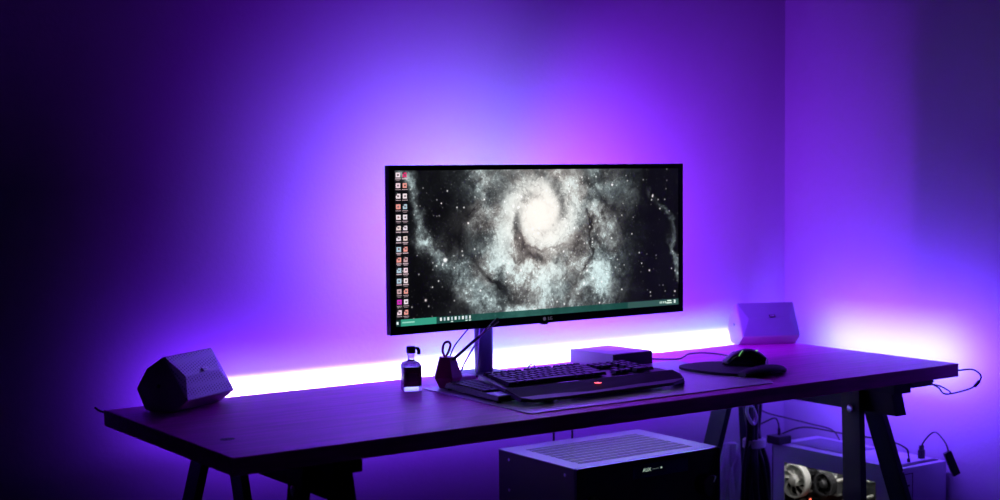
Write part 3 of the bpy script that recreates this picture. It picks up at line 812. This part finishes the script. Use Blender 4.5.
# ------------------------------------------------------------------ computer case
pc = root('computer_case', 'pale grey computer tower with a lit side window, behind the right trestle', 'computer case', (2.048, -.22, 0))
cx0, cx1, cy0, cy1, cz0, cz1 = 1.957, 2.141, -.455, .006, .022, .455
th_ = .006
B().box(cx0, cx1, cy0+.02, cy1, cz1-th_, cz1, bev=.0015).out('top_panel', WHITEM, pc, world=True)
B().box(cx0, cx1, cy0+.02, cy1, cz0, cz0+th_).out('bottom_panel', WHITEM, pc, world=True)
B().box(cx0, cx1, cy1-.004, cy1, cz0+th_, cz1-th_).out('rear_panel', BLACK, pc, world=True)
B().box(cx1-.004, cx1, cy0+.02, cy1-.004, cz0+th_, cz1-th_).out('right_panel', WHITEM, pc, world=True)
B().box(cx0, cx1, cy0, cy0+.02, cz0, cz1, bev=.003).out('front_panel', WHITEM, pc, world=True)
wy0, wy1, wz0, wz1 = -.372, -.040, .09, .407
sp_ = B().box(cx0, cx0+.003, cy0+.02, wy0, cz0+th_, cz1-th_).box(cx0, cx0+.003, wy1, cy1-.004, cz0+th_, cz1-th_).box(cx0, cx0+.003, wy0, wy1, wz1, cz1-th_).box(cx0, cx0+.003, wy0, wy1, cz0+th_, wz0)
side = sp_.out('side_panel', WHITEM, pc, world=True)
B().box(cx0+.0005, cx0+.002, wy0, wy1, wz0, wz1).out('window_pane', WINDOWG, side, world=True)
B().box(cx0-.001, cx0+.001, wy0-.002, wy1+.002, wz1, wz1+.002).box(cx0-.001, cx0+.001, wy0-.002, wy0, wz0, wz1).out('window_rim', METAL, side, world=True)
# lid details
B().box(cx0+.035, cx1-.025, -.235, -.03, cz1, cz1+.0012, bev=.0004).out('top_vent', mat('vent_mesh', (.16, .16, .20), .6, bump=.6, bscale=500), pc, world=True)
B().box(cx0+.008, cx1-.010, -.438, -.418, cz1, cz1+.0014, bev=.0004).out('port_bar', BLACK, pc, world=True, label='black strip of ports')
B().box(cx0+.010, cx0+.0115, cy0-.0008, cy0, .05, .44).box(cx0+.045, cx0+.047, cy0-.0008, cy0, .05, .44).box(cx0+.010, cx0+.047, cy0-.0008, cy0, .438, .440).box(cx0+.022, cx0+.034, cy0-.001, cy0, .405, .410).out('front_bay', BLACK, pc, world=True)
# inside
B().box(2.036, 2.040, -.41, -.002, .07, .43).out('motherboard', PCB, pc, world=True)
inner = B()
random.seed(11)
for k in range(60):
    y = random.uniform(-.38, -.10) if k < 40 else random.uniform(-.10, -.03); z = random.uniform(.12, .41) if k < 30 else random.uniform(.28, .41); w = random.uniform(.005, .020); h = random.uniform(.005, .02)
    inner.box(2.036-random.uniform(.006, .028), 2.036, y, y+w, z, z+h)
inner.out('components', mat('board_components', (.03, .03, .035), .4, noise=.9, nscale=60, metal=.3), pc, world=True)
sil = B()
for k in range(26):
    y = random.uniform(-.37, -.02); z = random.uniform(.27, .41); r = random.uniform(.003, .0065)
    sil.lathe([(r, 0), (r, random.uniform(.012, .024)), (.0001, .026)], 10, T(2.036, y, z, 0, 0, -PI/2))
sil.out('capacitors', mat('silver_caps', (.75, .74, .70), .4, metal=.2), pc, world=True)
B().box(1.985, 2.035, -.36, -.03, .235, .262, bev=.002).out('graphics_card', mat('card_shroud', (.05, .045, .05), .35), pc, world=True)
# rear fan turned to the window: light hub, ring and blades
fan_y, fan_z = -.075, .361
def fan(name, cy_, cz_, R, xx, mm):
    Mf = T(xx, cy_, cz_, 0, 0, -PI/2)
    f = B()
    f.lathe([(R, 0), (R, .022), (R-.005, .022), (R-.005, 0)], 36, Mf, cap=False)
    f.lathe([(R*.33, .002), (R*.33, .022), (R*.26, .026), (.0001, .027)], 28, Mf)
    fo = f.out(name, mm, pc, world=True, smooth=True)
    b = B()
    for k in range(9):
        V = []
        for t in range(6):
            rr2 = R*.32+(R*.60)*t/5; a0 = 2*PI*k/9+.5*t/5
            for (da, zz) in ((0, .006), (.52, .018)):
                V.append((rr2*math.cos(a0+da), rr2*math.sin(a0+da), zz))
        V2 = [(x, y, z-.0015) for x, y, z in V]
        F = []
        for t in range(5):
            F.append([2*t, 2*t+1, 2*t+3, 2*t+2]); F.append([12+2*t, 12+2*t+2, 12+2*t+3, 12+2*t+1])
        F += [[0, 12, 13, 1], [10, 11, 23, 22]]
        for t in range(5): F += [[2*t, 2*t+2, 12+2*t+2, 12+2*t], [2*t+1, 12+2*t+1, 12+2*t+3, 2*t+3]]
        b.poly(V+V2, F, Mf)
    b.out('blades', mm, fo, world=True)
fan('rear_fan', -.050, .352, .050, 2.004, FANM)
fan('cooler_fan', -.155, .358, .034, 2.012, mat('cooler_fan_plastic', (.035, .035, .04), .4))
B().box(2.013, 2.035, -.188, -.122, .326, .390, bev=.001).out('cooler_block', mat('cooler_fins', (.3, .3, .32), .3, metal=.8), pc, world=True)
B().box(2.000, 2.004, -.100, -.096, .300, .306).out('red_lamp', E_REDS, pc, world=True, label='tiny red light')
B().box(1.962, 1.967, -.34, -.03, .436, .442).out('case_lamp', E_WHITE, pc, world=True, label='white lamp bar inside')
for x in (1.985, 2.115):
    for y in (-.42, -.03): B().box(x-.014, x+.014, y-.018, y+.018, 0, cz0, bev=.001).out('foot', BLACK, pc, world=True)

# things on the case
hub = root('usb_hub', 'small black box with a stub aerial on the rear corner of the computer case', 'hub', (1.99, -.025, cz1))
B().box(1.940, 1.992, -.035, .012, cz1+.0002, cz1+.024, bev=.003).out('housing', BLACK, hub, world=True)
B().tube([(1.968, -.01, cz1+.022), (1.968, -.01, cz1+.042)], .004, smooth=1).out('cable_boot', BLACK, hub, world=True)
B().tube([(1.968, -.01, cz1+.042), (1.966, -.008, .514), (1.955, -.005, .528), (1.925, .005, .518), (1.88, .01, .505), (1.85, 0, .50)], .0022).out('lead', CABLE, hub, world=True, smooth=True)
us = root('usb_adapter', 'black plug and flat black adapter joined by an arched cable, on the case front', 'adapter', (2.11, -.40, cz1))
B().box(2.103, 2.119, -.402, -.390, cz1+.0002, cz1+.024, bev=.001).box(2.105, 2.117, -.400, -.392, cz1+.024, cz1+.036, bev=.001).out('plug', BLACK, us, world=True)
B().tube([(2.111, -.396, cz1+.034), (2.108, -.410, .508), (2.108, -.43, .528), (2.104, -.450, .534), (2.095, -.478, .522), (2.086, -.498, .508), (2.082, -.506, .494)], .0022).out('lead', CABLE, us, world=True, smooth=True)
Md = T(2.094, -.508, .462, math.radians(-25), 0, math.radians(-24))
B().box(-.0105, .0105, -.006, .006, -.034, .034, Md, bev=.002).out('adapter_body', BLACK, us, world=True)
wire('case_cable', 'thin black lead arching from the rear into the top of the computer case', [(2.02, .03, .47), (2.03, -.05, .500), (2.03, -.20, .502), (2.035, -.34, .505), (2.045, -.395, .492), (2.047, -.405, .474), (2.047, -.406, .4572)], .0024, ends=((6, 5, .0045, .014),))
wire('wall_cable', 'long thin lead sagging along the wall from the desk to the computer case', [(1.99, .145, .555), (2.03, .148, .535), (2.07, .140, .512), (2.11, .10, .498), (2.125, .02, .49), (2.13, -.06, .483), (2.12, -.10, .460)], .0020)
